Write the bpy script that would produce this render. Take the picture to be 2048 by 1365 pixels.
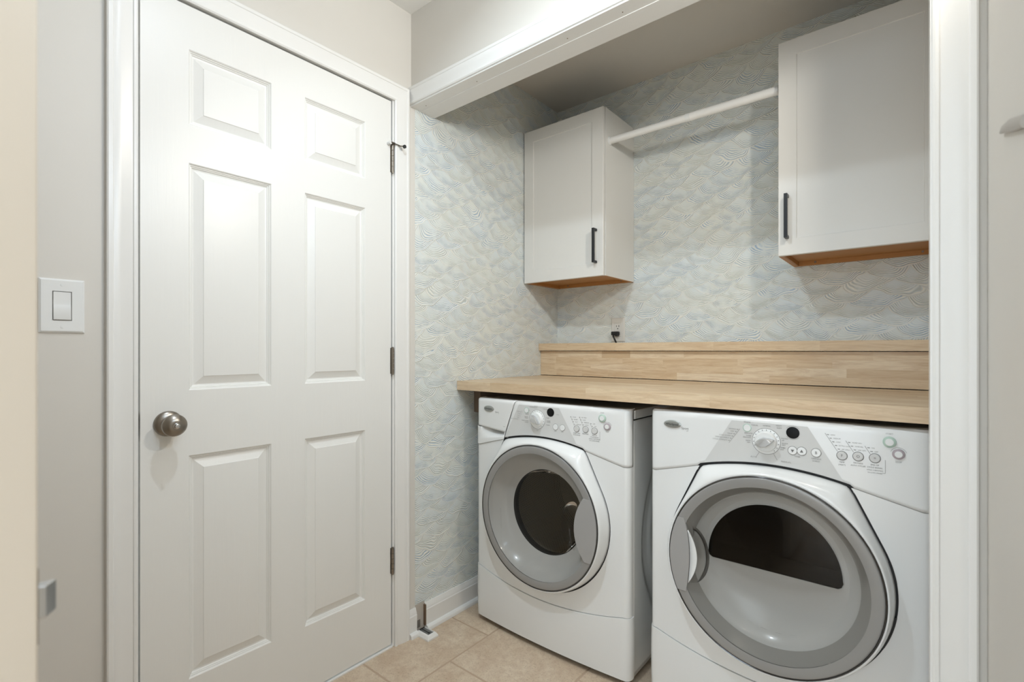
import bpy, bmesh, math, random
from mathutils import Vector, Matrix
PI = math.pi
random.seed(7)
scn = bpy.context.scene
for o in list(bpy.data.objects): bpy.data.objects.remove(o, do_unlink=True)
C = scn.collection

# ---------------------------------------------------------------- camera
YAW = math.radians(39.43)
cd = bpy.data.cameras.new('camera'); cam = bpy.data.objects.new('camera', cd); C.objects.link(cam)
cam.location = (1.5145, 0.0, 1.1103); cam.rotation_euler = (PI/2, 0, YAW)
cd.sensor_width = 36; cd.lens = 985.0/2048*36; cd.shift_y = 17.5/2048
cd.clip_start = 0.02
cd.dof.use_dof = True; cd.dof.focus_distance = 1.9; cd.dof.aperture_fstop = 4.5
scn.camera = cam

# ---------------------------------------------------------------- world, lights, exposure
w = bpy.data.worlds.new('world'); scn.world = w; w.use_nodes = True
w.node_tree.nodes['Background'].inputs[0].default_value = (0.78, 0.90, 1.0, 1)
w.node_tree.nodes['Background'].inputs[1].default_value = 3.9
def area(name, loc, target, size, power, color, shape='DISK', spread=180):
    l = bpy.data.lights.new(name, 'AREA'); l.shape = shape; l.size = size; l.energy = power; l.color = color
    o = bpy.data.objects.new(name, l); C.objects.link(o); o.location = loc
    l.spread = math.radians(spread)
    d = Vector(target)-Vector(loc); o.rotation_euler = d.to_track_quat('-Z', 'Y').to_euler()
    return o
area('ceiling_downlight', (0.74, 0.54, 2.385), (0.74, 0.541, 0), 0.06, 2.6, (0.76, 0.86, 1.0), spread=150)
area('alcove_boost', (0.74, 0.54, 2.385), (0.60, 1.50, 0.7), 0.06, 3.1, (0.76, 0.90, 1.0), spread=112)  # added twin of the downlight, tilted to brighten the alcove
area('wall_bounce', (1.594, 1.085, 2.03), (0.60, 1.085, 2.00), 0.08, 7.4, (1.0, 0.94, 0.84))
area('wall_fill', (1.594, 0.50, 2.00), (0.60, 0.50, 2.25), 0.50, 8.4, (0.62, 0.80, 1.0))  # added soft fill at the unseen right wall, no lamp stands there
scn.view_settings.view_transform = 'Standard'; scn.view_settings.look = 'None'
scn.view_settings.exposure = 0.10; scn.view_settings.gamma = 1.0
scn.view_settings.use_curve_mapping = False

# ---------------------------------------------------------------- helpers
def lin(c):
    f = lambda v: v/12.92 if v <= 0.04045 else ((v+0.055)/1.055)**2.4
    return tuple(f(x/255) for x in c)+(1,)
class NT:
    def __init__(s, name):
        s.m = bpy.data.materials.new(name); s.m.use_nodes = True; s.t = s.m.node_tree; s.n = s.t.nodes
        s.b = s.n['Principled BSDF']; s.out = s.n['Material Output']
    def new(s, typ, **k):
        n = s.n.new(typ)
        for a, v in k.items(): setattr(n, a, v)
        return n
    def link(s, a, b): s.t.links.new(a, b)
    def m_(s, op, a, b=None, c=None):
        n = s.new('ShaderNodeMath', operation=op)
        for i, v in enumerate((a, b, c)):
            if v is None: continue
            if isinstance(v, (int, float)): n.inputs[i].default_value = v
            else: s.link(v, n.inputs[i])
        return n.outputs[0]
    def xyz(s, x, y, z):
        n = s.new('ShaderNodeCombineXYZ')
        for i, v in enumerate((x, y, z)):
            if isinstance(v, (int, float)): n.inputs[i].default_value = v
            else: s.link(v, n.inputs[i])
        return n.outputs[0]
    def noise(s, vec, scale, detail=2, rough=0.5, dist=0):
        n = s.new('ShaderNodeTexNoise'); s.link(vec, n.inputs['Vector'])
        n.inputs['Scale'].default_value = scale; n.inputs['Detail'].default_value = detail
        n.inputs['Roughness'].default_value = rough; n.inputs['Distortion'].default_value = dist
        return n.outputs['Fac']
    def mixc(s, fac, a, b):
        n = s.new('ShaderNodeMix', data_type='RGBA')
        for i, v in ((0, fac), (6, a), (7, b)):
            if isinstance(v, (int, float, tuple)): n.inputs[i].default_value = v
            else: s.link(v, n.inputs[i])
        return n.outputs[2]
    def mixf(s, fac, a, b):
        n = s.new('ShaderNodeMix', data_type='FLOAT')
        for i, v in ((0, fac), (2, a), (3, b)):
            if isinstance(v, (int, float)): n.inputs[i].default_value = v
            else: s.link(v, n.inputs[i])
        return n.outputs[0]
    def ramp(s, fac, stops):
        n = s.new('ShaderNodeValToRGB'); s.link(fac, n.inputs[0]); e = n.color_ramp.elements
        while len(e) < len(stops): e.new(0.5)
        for i, (p, c) in enumerate(stops): e[i].position = p; e[i].color = c
        return n.outputs[0]
    def mapr(s, v, a, b, c=0.0, d=1.0):
        n = s.new('ShaderNodeMapRange'); s.link(v, n.inputs[0])
        for i, x in enumerate((a, b, c, d)): n.inputs[i+1].default_value = x
        return n.outputs[0]
    def bump(s, h, strength, dist=0.001):
        n = s.new('ShaderNodeBump'); n.inputs['Strength'].default_value = strength
        n.inputs['Distance'].default_value = dist; s.link(h, n.inputs['Height']); s.link(n.outputs[0], s.b.inputs['Normal'])
    def pos(s):
        return s.new('ShaderNodeNewGeometry').outputs['Position']
    def sep(s, v):
        n = s.new('ShaderNodeSeparateXYZ'); s.link(v, n.inputs[0]); return n.outputs
def mat(name, col, rough=0.5, metal=0.0, spec=0.5, coat=0.0, bump=None):
    t = NT(name); t.b.inputs['Base Color'].default_value = lin(col)
    t.b.inputs['Roughness'].default_value = rough; t.b.inputs['Metallic'].default_value = metal
    t.b.inputs['Specular IOR Level'].default_value = spec
    if coat: t.b.inputs['Coat Weight'].default_value = coat; t.b.inputs['Coat Roughness'].default_value = 0.06
    p = t.pos()
    # very faint wear so that nothing is perfectly flat
    n = t.noise(p, 9, 3)
    t.link(t.mixc(t.mapr(n, 0.3, 0.7, 0, 0.05), lin(col), tuple(x*0.8 for x in lin(col)[:3])+(1,)), t.b.inputs['Base Color'])
    if bump:
        t.bump(t.noise(p, bump[0], 4, 0.6), bump[1], bump[2])
    return t.m
def tagit(o, label=None, cat=None, group=None, kind=None):
    for k, v in (('label', label), ('category', cat), ('group', group), ('kind', kind)):
        if v: o[k] = v
    return o
def empty(name, loc=(0, 0, 0)):
    o = bpy.data.objects.new(name, None); C.objects.link(o); o.location = loc; o.empty_display_size = 0.05
    return o
def obj(name, bm, m, parent=None, smooth=30, fix=True, solid=None, bevel=None, kind=None, label=None):
    """bm in world coordinates; parent Empty may sit anywhere (offset removed)"""
    if fix: bmesh.ops.recalc_face_normals(bm, faces=bm.faces)
    me = bpy.data.meshes.new(name); bm.to_mesh(me); bm.free()
    for mm in (m if isinstance(m, (list, tuple)) else [m]): me.materials.append(mm)
    if smooth:
        for p in me.polygons: p.use_smooth = True
        me.set_sharp_from_angle(angle=math.radians(smooth))
    o = bpy.data.objects.new(name, me); C.objects.link(o)
    if parent:
        o.parent = parent
        off = Vector((0, 0, 0)); q = parent
        while q: off += q.location; q = q.parent
        me.transform(Matrix.Translation(-off))
    if solid:
        md = o.modifiers.new('s', 'SOLIDIFY'); md.thickness = solid; md.offset = -1
    if bevel:
        md = o.modifiers.new('b', 'BEVEL'); md.width = bevel; md.segments = 2; md.limit_method = 'ANGLE'; md.harden_normals = True
    if kind: o['kind'] = kind
    if label: o['label'] = label
    return o
def box(bm, a, b):
    (x0, y0, z0), (x1, y1, z1) = a, b
    v = [bm.verts.new((x, y, z)) for x in (x0, x1) for y in (y0, y1) for z in (z0, z1)]
    fs = []
    for i in ((0, 1, 3, 2), (4, 6, 7, 5), (0, 4, 5, 1), (2, 3, 7, 6), (0, 2, 6, 4), (1, 5, 7, 3)):
        fs.append(bm.faces.new([v[j] for j in i]))
    return fs
def boxes(*ab):
    bm = bmesh.new()
    for a, b in ab: box(bm, a, b)
    return bm
def loft(bm, loops, closed=True, mi=0):
    vl = [[bm.verts.new(p) for p in L] for L in loops]
    for A, B in zip(vl, vl[1:]):
        n = len(A)
        for i in range(n if closed else n-1):
            j = (i+1) % n
            try:
                f = bm.faces.new((A[i], A[j], B[j], B[i])); f.material_index = mi
            except ValueError: pass
    return vl
def cap(bm, vl, mi=0):
    try: f = bm.faces.new(vl); f.material_index = mi
    except ValueError: pass
def circle_pts(c, r, ax, n=32, a0=0):
    out = []
    for i in range(n):
        a = a0+2*PI*i/n; p = [r*math.cos(a), r*math.sin(a)]
        v = [0, 0, 0]; k = 0
        for j in range(3):
            if j != ax: v[j] = p[k]; k += 1
        out.append(tuple(c[j]+v[j] for j in range(3)))
    return out
def lathe(c, ax, prof, n=48, closed_ends=(True, True), bm=None):
    """prof: (offset along axis, radius)"""
    bm = bm or bmesh.new(); loops = []
    for d, r in prof:
        cc = list(c); cc[ax] += d; loops.append(circle_pts(cc, max(r, 1e-5), ax, n))
    vl = loft(bm, loops)
    if closed_ends[0]: cap(bm, vl[0])
    if closed_ends[1]: cap(bm, vl[-1])
    return bm
def tube(bm, pts, r, n=10):
    pts = [Vector(p) for p in pts]; loops = []
    for i, p in enumerate(pts):
        d = (pts[min(i+1, len(pts)-1)]-pts[max(i-1, 0)]).normalized()
        up = Vector((0, 0, 1)) if abs(d.z) < 0.9 else Vector((1, 0, 0))
        s = d.cross(up).normalized(); t = s.cross(d)
        loops.append([tuple(p+s*r*math.cos(2*PI*k/n)+t*r*math.sin(2*PI*k/n)) for k in range(n)])
    vl = loft(bm, loops); cap(bm, vl[0]); cap(bm, vl[-1]); return bm

# ---------------------------------------------------------------- materials
paint_wall = mat('wall_paint', (222, 217, 209), 0.55, bump=(260, 0.12, 0.0006))
paint_white = mat('trim_paint', (240, 238, 234), 0.3, bump=(60, 0.06, 0.0008))
paint_ceil = mat('ceiling_paint', (240, 238, 233), 0.8, bump=(200, 0.15, 0.0006))
paint_warm_lit = mat('warm_lit_door_paint', (226, 214, 198), 0.45)  # near door: warm light on it is put into the base colour
def door_material():
    t = NT('door_white'); t.b.inputs['Base Color'].default_value = lin((238, 236, 231)); t.b.inputs['Roughness'].default_value = 0.34
    s = t.sep(t.pos())
    v = t.xyz(s[0], t.m_('MULTIPLY', s[1], 110), t.m_('MULTIPLY', s[2], 7))
    h = t.noise(v, 1.0, 4, 0.6, 0.6)
    t.bump(h, 0.18, 0.0012)
    return t.m
paint_door = door_material()
cab_white = mat('cabinet_white', (232, 229, 223), 0.32)
white_plastic = mat('white_plastic', (238, 238, 236), 0.22, coat=0.3)
white_enamel = mat('white_enamel', (236, 236, 233), 0.2, coat=0.5)
grey_panel = mat('silver_grey_panel', (215, 214, 211), 0.35)
handle_grey = mat('handle_grey', (166, 164, 162), 0.3, coat=0.2)
grey_plastic = mat('grey_plastic', (150, 148, 145), 0.25, coat=0.4)
dark_grey = mat('dark_band', (112, 110, 107), 0.2, coat=0.5)
ink = mat('grey_print', (150, 148, 145), 0.6)
ink_dark = mat('dark_print', (118, 116, 114), 0.6)
black_plastic = mat('black_plastic', (22, 22, 23), 0.35)
black_gloss = mat('black_gloss', (8, 8, 9), 0.45, spec=0.25)
black_metal = mat('black_metal', (28, 30, 33), 0.35, metal=0.2)
rubber = mat('dark_rubber', (42, 42, 43), 0.6)
pewter = mat('brushed_pewter', (150, 143, 134), 0.3, metal=1.0)
chrome = mat('chrome', (205, 205, 205), 0.12, metal=1.0)
emblem_m = mat('emblem_silver', (168, 170, 166), 0.3, metal=0.6)
grey_metal = mat('grey_metal', (128, 130, 128), 0.4, metal=0.5)
grout_m = mat('grout', (190, 166, 143), 0.9, bump=(400, 0.3, 0.0006))
cab_wood = mat('cabinet_underside_brown', (188, 132, 72), 0.5)
cut_brown = mat('cut_drywall_edge', (120, 98, 78), 0.9, bump=(150, 0.5, 0.002))
patch_grey = mat('stained_plaster', (190, 182, 172), 0.9, bump=(120, 0.4, 0.001))
bead_m = mat('bead_dark_metal', (92, 92, 92), 0.14, metal=0.9)
dark_inner = mat('darker_inner_ring', (190, 188, 184), 0.25, coat=0.3)
green_ring = mat('green_button_ring', (186, 206, 193), 0.3)
red_ring = mat('mauve_button_ring', (176, 164, 168), 0.3)
def thin_glass(name, tint, rough=0.02, ior=1.5):
    t = NT(name); tr = t.new('ShaderNodeBsdfTransparent'); tr.inputs[0].default_value = lin(tint)
    gl = t.new('ShaderNodeBsdfGlossy'); gl.inputs['Roughness'].default_value = rough; gl.inputs[0].default_value = (1, 1, 1, 1)
    fr = t.new('ShaderNodeFresnel'); fr.inputs[0].default_value = ior
    mx = t.new('ShaderNodeMixShader'); t.link(fr.outputs[0], mx.inputs[0]); t.link(tr.outputs[0], mx.inputs[1]); t.link(gl.outputs[0], mx.inputs[2])
    t.link(mx.outputs[0], t.out.inputs[0]); return t.m
smoke_glass = thin_glass('smoke_tinted_glass', (216, 215, 213), ior=1.22)
clear_glass = thin_glass('clear_bowl_glass', (225, 222, 218), ior=1.08)
def drum_material():
    t = NT('perforated_steel'); uv = t.new('ShaderNodeTexCoord').outputs['UV']; s = t.sep(uv)
    def dot(a, off): return t.m_('SUBTRACT', t.m_('FRACT', t.m_('ADD', a, off)), 0.5)
    u = t.m_('MULTIPLY', s[0], 190); v = t.m_('MULTIPLY', s[1], 46)
    row = t.m_('MULTIPLY', t.m_('MODULO', t.m_('FLOOR', v), 2), 0.5)
    du = t.m_('SUBTRACT', t.m_('FRACT', t.m_('ADD', u, row)), 0.5); dv = dot(v, 0)
    d = t.m_('SQRT', t.m_('ADD', t.m_('MULTIPLY', du, du), t.m_('MULTIPLY', dv, dv)))
    k = t.mapr(d, 0.2, 0.28)
    t.link(t.mixc(k, lin((70, 64, 56)), lin((235, 226, 206))), t.b.inputs['Base Color'])
    t.b.inputs['Metallic'].default_value = 0.35; t.b.inputs['Roughness'].default_value = 0.35
    return t.m
drum_m = drum_material()
def wood_material():
    t = NT('butcher_block_wood')
    oi = t.new('ShaderNodeObjectInfo').outputs['Random']
    p = t.sep(t.pos())
    r7 = t.m_('MULTIPLY', oi, 37.0)
    v = t.xyz(t.m_('ADD', t.m_('MULTIPLY', p[0], 6), r7), t.m_('ADD', t.m_('MULTIPLY', p[1], 60), r7), t.m_('MULTIPLY', p[2], 60))
    g = t.noise(v, 1.0, 5, 0.62, 1.2)
    v2 = t.xyz(t.m_('ADD', t.m_('MULTIPLY', p[0], 40), r7), t.m_('MULTIPLY', p[1], 700), t.m_('MULTIPLY', p[2], 700))
    g2 = t.noise(v2, 1.0, 3, 0.5)
    base = t.ramp(oi, [(0.0, lin((210, 182, 146))), (0.35, lin((230, 207, 174))), (0.7, lin((221, 195, 160))), (1.0, lin((238, 219, 190)))])
    c = t.mixc(t.mapr(g, 0.42, 0.72, 0.0, 0.75), base, lin((196, 160, 122)))
    c = t.mixc(t.mapr(g2, 0.45, 0.8, 0, 0.28), c, lin((176, 146, 116)))
    t.link(c, t.b.inputs['Base Color']); t.b.inputs['Roughness'].default_value = 0.42
    t.bump(g2, 0.08, 0.0004)
    return t.m
wood_m = wood_material()
def tile_material():
    t = NT('travertine_tile'); oi = t.new('ShaderNodeObjectInfo').outputs['Random']
    p = t.pos(); s = t.sep(p)
    v = t.xyz(t.m_('ADD', s[0], t.m_('MULTIPLY', oi, 9)), t.m_('ADD', s[1], t.m_('MULTIPLY', oi, 5)), s[2])
    a = t.noise(v, 9, 6, 0.62, 0.8); b = t.noise(v, 45, 5, 0.65, 0.4); c3 = t.noise(v, 170, 3, 0.6)
    c = t.mixc(t.mapr(a, 0.35, 0.65), lin((204, 181, 155)), lin((222, 204, 180)))
    c = t.mixc(t.mapr(b, 0.42, 0.72, 0, 0.6), c, lin((190, 162, 138)))
    c = t.mixc(t.mapr(c3, 0.54, 0.70, 0, 0.45), c, lin((146, 120, 98)))
    t.link(c, t.b.inputs['Base Color']); t.b.inputs['Roughness'].default_value = 0.42
    t.bump(b, 0.15, 0.001)
    return t.m
tile_m = tile_material()
def wallpaper(name, axis):
    t = NT(name); P = t.pos(); s = t.sep(P)
    x = s[axis]; z = s[2]
    base = t.xyz(x, z, 0.0)
    n1 = t.m_('SUBTRACT', t.noise(base, 9, 2), 0.5)
    base2 = t.xyz(x, z, 7.3)
    n2 = t.m_('SUBTRACT', t.noise(base2, 7, 2), 0.5)
    px = t.m_('ADD', x, t.m_('MULTIPLY', n1, 0.075)); pz = t.m_('ADD', z, t.m_('MULTIPLY', n2, 0.065))
    n3 = t.m_('SUBTRACT', t.noise(t.xyz(x, z, 3.1), 2.6, 2), 0.5); n4 = t.m_('SUBTRACT', t.noise(t.xyz(x, z, 11.7), 3.3, 2), 0.5)
    px = t.m_('ADD', px, t.m_('MULTIPLY', n3, 0.12)); pz = t.m_('ADD', pz, t.m_('MULTIPLY', n4, 0.09))
    W, h, a, b = 0.150, 0.034, 0.110, 0.074
    kmax = t.m_('FLOOR', t.m_('DIVIDE', t.m_('ADD', pz, b), h))
    dsel = rnd = None
    for i in range(3, -1, -1):      # lowest candidate first, then overwritten by the rows in front of it
        k = t.m_('SUBTRACT', kmax, float(i))
        off = t.m_('MULTIPLY', t.m_('FRACT', t.m_('MULTIPLY', k, 0.618)), W)
        xx = t.m_('DIVIDE', t.m_('ADD', px, off), W)
        ci = t.m_('FLOOR', xx)
        dx = t.m_('DIVIDE', t.m_('MULTIPLY', t.m_('SUBTRACT', t.m_('FRACT', xx), 0.5), W), a*0.82)
        dz = t.m_('DIVIDE', t.m_('SUBTRACT', pz, t.m_('MULTIPLY', k, h)), b)
        d = t.m_('SQRT', t.m_('ADD', t.m_('MULTIPLY', dx, dx), t.m_('MULTIPLY', dz, dz)))
        wn = t.new('ShaderNodeTexWhiteNoise', noise_dimensions='2D'); t.link(t.xyz(ci, k, 0), wn.inputs['Vector'])
        rr = wn.outputs['Value']
        inside = t.m_('LESS_THAN', d, 1.0)
        dsel = d if dsel is None else t.mixf(inside, dsel, d)
        rnd = rr if rnd is None else t.mixf(inside, rnd, rr)
    fine = t.noise(t.xyz(t.m_('MULTIPLY', x, 1.0), t.m_('MULTIPLY', z, 2.2), rnd), 60, 2)
    ring = t.m_('SINE', t.m_('ADD', t.m_('MULTIPLY', dsel, 76.0), t.m_('ADD', t.m_('MULTIPLY', rnd, 6.28), t.m_('MULTIPLY', fine, 2.0))))
    zone = t.mapr(dsel, 0.35, 0.70)                      # strokes crowd towards the rim of each wave
    gate = t.mapr(t.noise(t.xyz(x, z, t.m_('MULTIPLY', rnd, 5)), 28, 3), 0.33, 0.52)
    zg = t.m_('MULTIPLY', zone, gate)
    lc = t.m_('MULTIPLY', t.mapr(ring, 0.25, 0.95), zg)
    lb = t.m_('MULTIPLY', t.mapr(ring, -0.15, -0.95), zg)
    pat = t.noise(base, 5.0, 3, 0.6)
    tint = t.mixc(t.mapr(pat, 0.38, 0.64), lin((232, 233, 225)), lin((225, 232, 234)))
    tint = t.mixc(t.mapr(rnd, 0.0, 1.0, 0.0, 0.35), tint, lin((222, 226, 222)))
    blue = t.mixc(t.mapr(rnd, 0.25, 0.8), lin((150, 176, 202)), lin((196, 200, 194)))
    c = t.mixc(t.m_('MULTIPLY', lb, 0.85), tint, blue)
    c = t.mixc(t.m_('MULTIPLY', lc, 0.90), c, lin((248, 245, 234)))
    rim = t.m_('MULTIPLY', t.mapr(dsel, 0.90, 0.97), t.mapr(dsel, 1.03, 0.99))
    c = t.mixc(t.m_('MULTIPLY', rim, 0.45), c, lin((243, 239, 229)))
    t.link(c, t.b.inputs['Base Color']); t.b.inputs['Roughness'].default_value = 0.5
    hgt = t.m_('ADD', t.m_('MULTIPLY', t.m_('MULTIPLY', ring, zone), 0.5), t.m_('MULTIPLY', rim, 1.0))
    t.bump(t.m_('MULTIPLY', hgt, t.mapr(gate, 0, 1, 0.3, 1)), 0.75, 0.0016)
    return t.m
paper_y = wallpaper('wave_wallpaper_side', 1)
paper_x = wallpaper('wave_wallpaper_back', 0)

# ================================================================ THE SETTING
CEIL = 2.41; XR = 1.612; YH0, YH1 = 1.226, 1.343; YB = 2.232; YF = -0.75
DY0, DY1, DZ1 = 0.364, 1.132, 2.037                       # door leaf
J0, J1, JZ = 0.358, 1.138, 2.043                          # opening in jamb
def struct(name, bm, m, **k): return obj(name, bm, m, kind='structure', **k)

# floor slab (grout) with tiles as parts
fl = struct('floor', boxes(((-1.2, -3.2, -0.1), (2.6, 2.4, -0.0014))), grout_m, smooth=0)
tagit(fl, 'beige stone look floor tiles with tan grout', None)
xs = [0.0, 0.228, 0.633, 1.038, 1.443, XR]
G = 0.0035
for ci in range(5):
    x0, x1 = xs[ci], xs[ci+1]
    y = 1.42 - (0.205 if ci % 2 else 0) - 0.41*6
    while y < YB:
        a, b = max(y, -0.86), min(y+0.41, YB)
        if b-a > 0.03 and b > -0.86:
            bm = boxes(((x0+(G if ci else 0.001), a+G, -0.02), (x1-G, b-G, random.uniform(-0.0004, 0.0002))))
            obj('tile', bm, tile_m, fl, smooth=30, bevel=0.0015)
        y += 0.41

# left wall with the door opening
WT = 0.12
wl = struct('wall_left', boxes(((-WT, YF-0.1, 0), (0, J0-0.02, CEIL)), ((-WT, J1+0.02, 0), (0, 1.245, CEIL)),
    ((-WT, J0-0.02, JZ+0.02), (0, J1+0.02, CEIL))), paint_wall, smooth=0)
struct('wall_alcove_left', boxes(((-WT, 1.2451, 0), (0.0004, YB+0.1, CEIL))), paper_y, smooth=0)
struct('wall_alcove_back', boxes(((-0.05, YB, 0), (XR+0.05, YB+0.1, CEIL))), paper_x, smooth=0)
struct('wall_right', boxes(((XR, -0.86, 0), (XR+0.1, YB+0.1, CEIL))), paint_wall, smooth=0)
struct('ceiling', boxes(((-WT, -0.86, CEIL), (XR+0.1, YB+0.1, CEIL+0.08))), paint_ceil, smooth=0)
struct('ceiling_alcove', boxes(((0.0, YH1, 2.4035), (XR, YB, CEIL+0.001))), paint_wall, smooth=0)
struct('wall_header', boxes(((0.0, YH0, 2.062), (XR, YH1-0.001, CEIL)), ((1.545, YH0, 0), (XR, YH1-0.001, 2.062))), paint_wall, smooth=0)
struct('wall_front', boxes(((-WT, YF-0.1, 0), (0.99, YF, CEIL)), ((0.99, YF-0.1, 2.04), (XR, YF, CEIL))), paint_wall, smooth=0)

# mitred casing: profile swept along a path in one plane
CAS = [(0.0, 0.0), (0.0, 0.009), (0.004, 0.012), (0.009, 0.012), (0.011, 0.0095), (0.016, 0.010), (0.034, 0.0145), (0.046, 0.0165),
       (0.050, 0.0155), (0.052, 0.0175), (0.060, 0.0175), (0.063, 0.015), (0.063, 0.0)]
def casing(path, outs, normal, prof=CAS, sc=1.0):
    bm = bmesh.new(); loops = []; N = Vector(normal)
    for p, o in zip(path, outs):
        loops.append([tuple(Vector(p)+Vector(o)*a*sc+N*b) for a, b in prof])
    vl = loft(bm, loops); cap(bm, vl[0]); cap(bm, vl[-1]); return bm
struct('trim_1', casing([(0, J0-0.006+0.006, 0), (0, J0, JZ), (0, J1+0.006, JZ), (0, J1+0.006, 0)],
       [(0, -1, 0), (0, -1, 1), (0, 1, 1), (0, 1, 0)], (1, 0, 0)), paint_white, smooth=25,
       label='white moulded casing around the panelled door')
CX1 = 1.532
struct('trim_2', casing([(0.0, YH0, 2.056), (CX1+0.005, YH0, 2.056), (CX1+0.005, YH0, 0)], [(0, 0, 1), (1, 0, 1), (1, 0, 0)], (0, -1, 0)),
       paint_white, smooth=25, label='white moulded casing around the laundry alcove')
# alcove jamb boards and nail holes
jr = struct('trim_3', boxes(((0.001, YH0-0.004, 2.0505), (1.545, YH1, 2.062)), ((0.001, YH0+0.045, 2.0485), (1.534, YH1, 2.0510)),
      ((CX1+0.0015, YH0-0.004, 0), (1.545, YH1, 2.0505))), paint_white, smooth=0, bevel=0.001, label='white board lining of the alcove opening')
bm = bmesh.new()
for px in (0.055, 0.324, 0.700, 0.882): 
    lathe((px, YH0+0.028, 2.0504), 2, [(-0.0006, 0.0017), (0.001, 0.0017)], 10, bm=bm)
obj('nail_hole', bm, cut_brown, jr, label='small dark nail holes under the header')
# door jamb and stops
struct('trim_4', boxes(((-WT, J0-0.02, 0), (0.0, J0, JZ+0.02)), ((-WT, J1, 0), (0.0, J1+0.02, JZ+0.02)), ((-WT, J0, JZ), (0.0, J1, JZ+0.02)),
      ((-0.055, J0, 0), (-0.040, J0+0.012, JZ)), ((-0.055, J1-0.012, 0), (-0.040, J1, JZ)), ((-0.055, J0, JZ-0.012), (-0.040, J1, JZ))),
      paint_white, smooth=0, label='white jamb of the panelled door')
struct('trim_5', boxes(((-0.11, J0, -0.002), (0.004, J1, 0.006))), paint_white, smooth=0, bevel=0.002, label='white strip under the panelled door')  # plain white strip on the floor under the leaf

# baseboards
BB = [(0.0, 0.0), (0.012, 0.0), (0.012, 0.078), (0.010, 0.082), (0.010, 0.086), (0.006, 0.096), (0.004, 0.104), (0.0, 0.104)]
QR = [(0.012, 0.0), (0.026, 0.0), (0.026, 0.006), (0.024, 0.012), (0.019, 0.017), (0.012, 0.019)]
def base_y(name, y0, y1, label):
    bm = bmesh.new()
    for pr in (BB, QR):
        vl = loft(bm, [[(a+0.0005, y, b) for a, b in pr] for y in (y0, y1)]); cap(bm, vl[0]); cap(bm, vl[-1])
    return struct(name, bm, paint_white, smooth=25, label=label)
base_y('baseboard_left', J1+0.070, 1.2455, 'short white baseboard block beside the door casing')
base_y('baseboard_alcove', 1.292, 2.22, 'white baseboard along the papered alcove wall')
bm = bmesh.new()
vl = loft(bm, [[(a+0.0005, y, b) for a, b in BB+[]] for y in (-0.7, J0-0.064)]); cap(bm, vl[0]); cap(bm, vl[-1])
struct('baseboard_door_side', bm, paint_white, smooth=25)
pl = struct('wall_patch', boxes(((0.0004, 1.2458, 0.0), (0.0015, 1.2915, 0.112))), patch_grey, smooth=0, label='bare stained plaster where the baseboard is cut away')
obj('cut_edge', boxes(((0.0016, 1.2865, 0.02), (0.0125, 1.2918, 0.100))), cut_brown, pl, label='rough brown sawn edge')
obj('plaster_stain', boxes(((0.0016, 1.247, 0.018), (0.0022, 1.270, 0.048))), mat('stain_grey', (118, 112, 104), 0.9, bump=(150, 0.5, 0.001)), pl, label='dark grey rough stain')

# ---------------------------------------------------------------- panelled door
d1 = empty('door_1', (0, 0.75, 0.012)); tagit(d1, 'white six panel door closed in the left wall', None, kind='structure')
PY = [(0.471, 0.692), (0.797, 1.021)]; PZ = [(0.2215, 0.825), (1.001, 1.6145), (1.718, 1.921)]
yc = [DY0, PY[0][0], PY[0][1], PY[1][0], PY[1][1], DY1]; zc = [0.012, PZ[0][0], PZ[0][1], PZ[1][0], PZ[1][1], PZ[2][0], PZ[2][1], DZ1]
bm = bmesh.new()
grid = {(i, j): bm.verts.new((0.0, yc[i], zc[j])) for i in range(6) for j in range(8)}
for i in range(5):
    for j in range(7):
        if i in (1, 3) and j in (1, 3, 5): continue
        bm.faces.new((grid[i, j], grid[i+1, j], grid[i+1, j+1], grid[i, j+1]))
e = [x for x in bm.edges if all(abs(v.co.y-DY0) < 1e-6 for v in x.verts) or all(abs(v.co.y-DY1) < 1e-6 for v in x.verts)
     or all(abs(v.co.z-0.012) < 1e-6 for v in x.verts) or all(abs(v.co.z-DZ1) < 1e-6 for v in x.verts)]
r = bmesh.ops.extrude_edge_only(bm, edges=e)
for g in r['geom']:
    if isinstance(g, bmesh.types.BMVert): g.co.x = -0.035
vb = [bm.verts.new((-0.035, y, z)) for y, z in ((DY0, 0.012), (DY1, 0.012), (DY1, DZ1), (DY0, DZ1))]
bm.faces.new(vb)
obj('door_leaf', bm, paint_door, d1, smooth=0)
def door_panel(y0, y1, z0, z1):
    prof = [(0, 0), (0.002, -0.0015), (0.004, -0.0045), (0.0055, -0.0045), (0.007, -0.0075), (0.0085, -0.0075), (0.0115, -0.0105),
            (0.0150, -0.0112), (0.0360, -0.0030), (0.0375, -0.0014), (0.040, -0.0012)]
    bm = bmesh.new()
    loops = [[(x, y0+i, z0+i), (x, y1-i, z0+i), (x, y1-i, z1-i), (x, y0+i, z1-i)] for i, x in prof]
    vl = loft(bm, loops); cap(bm, vl[-1]); return bm
for (a, b) in PY:
    for (c, d) in PZ: obj('door_panel', door_panel(a, b, c, d), paint_door, d1, smooth=12)
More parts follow.
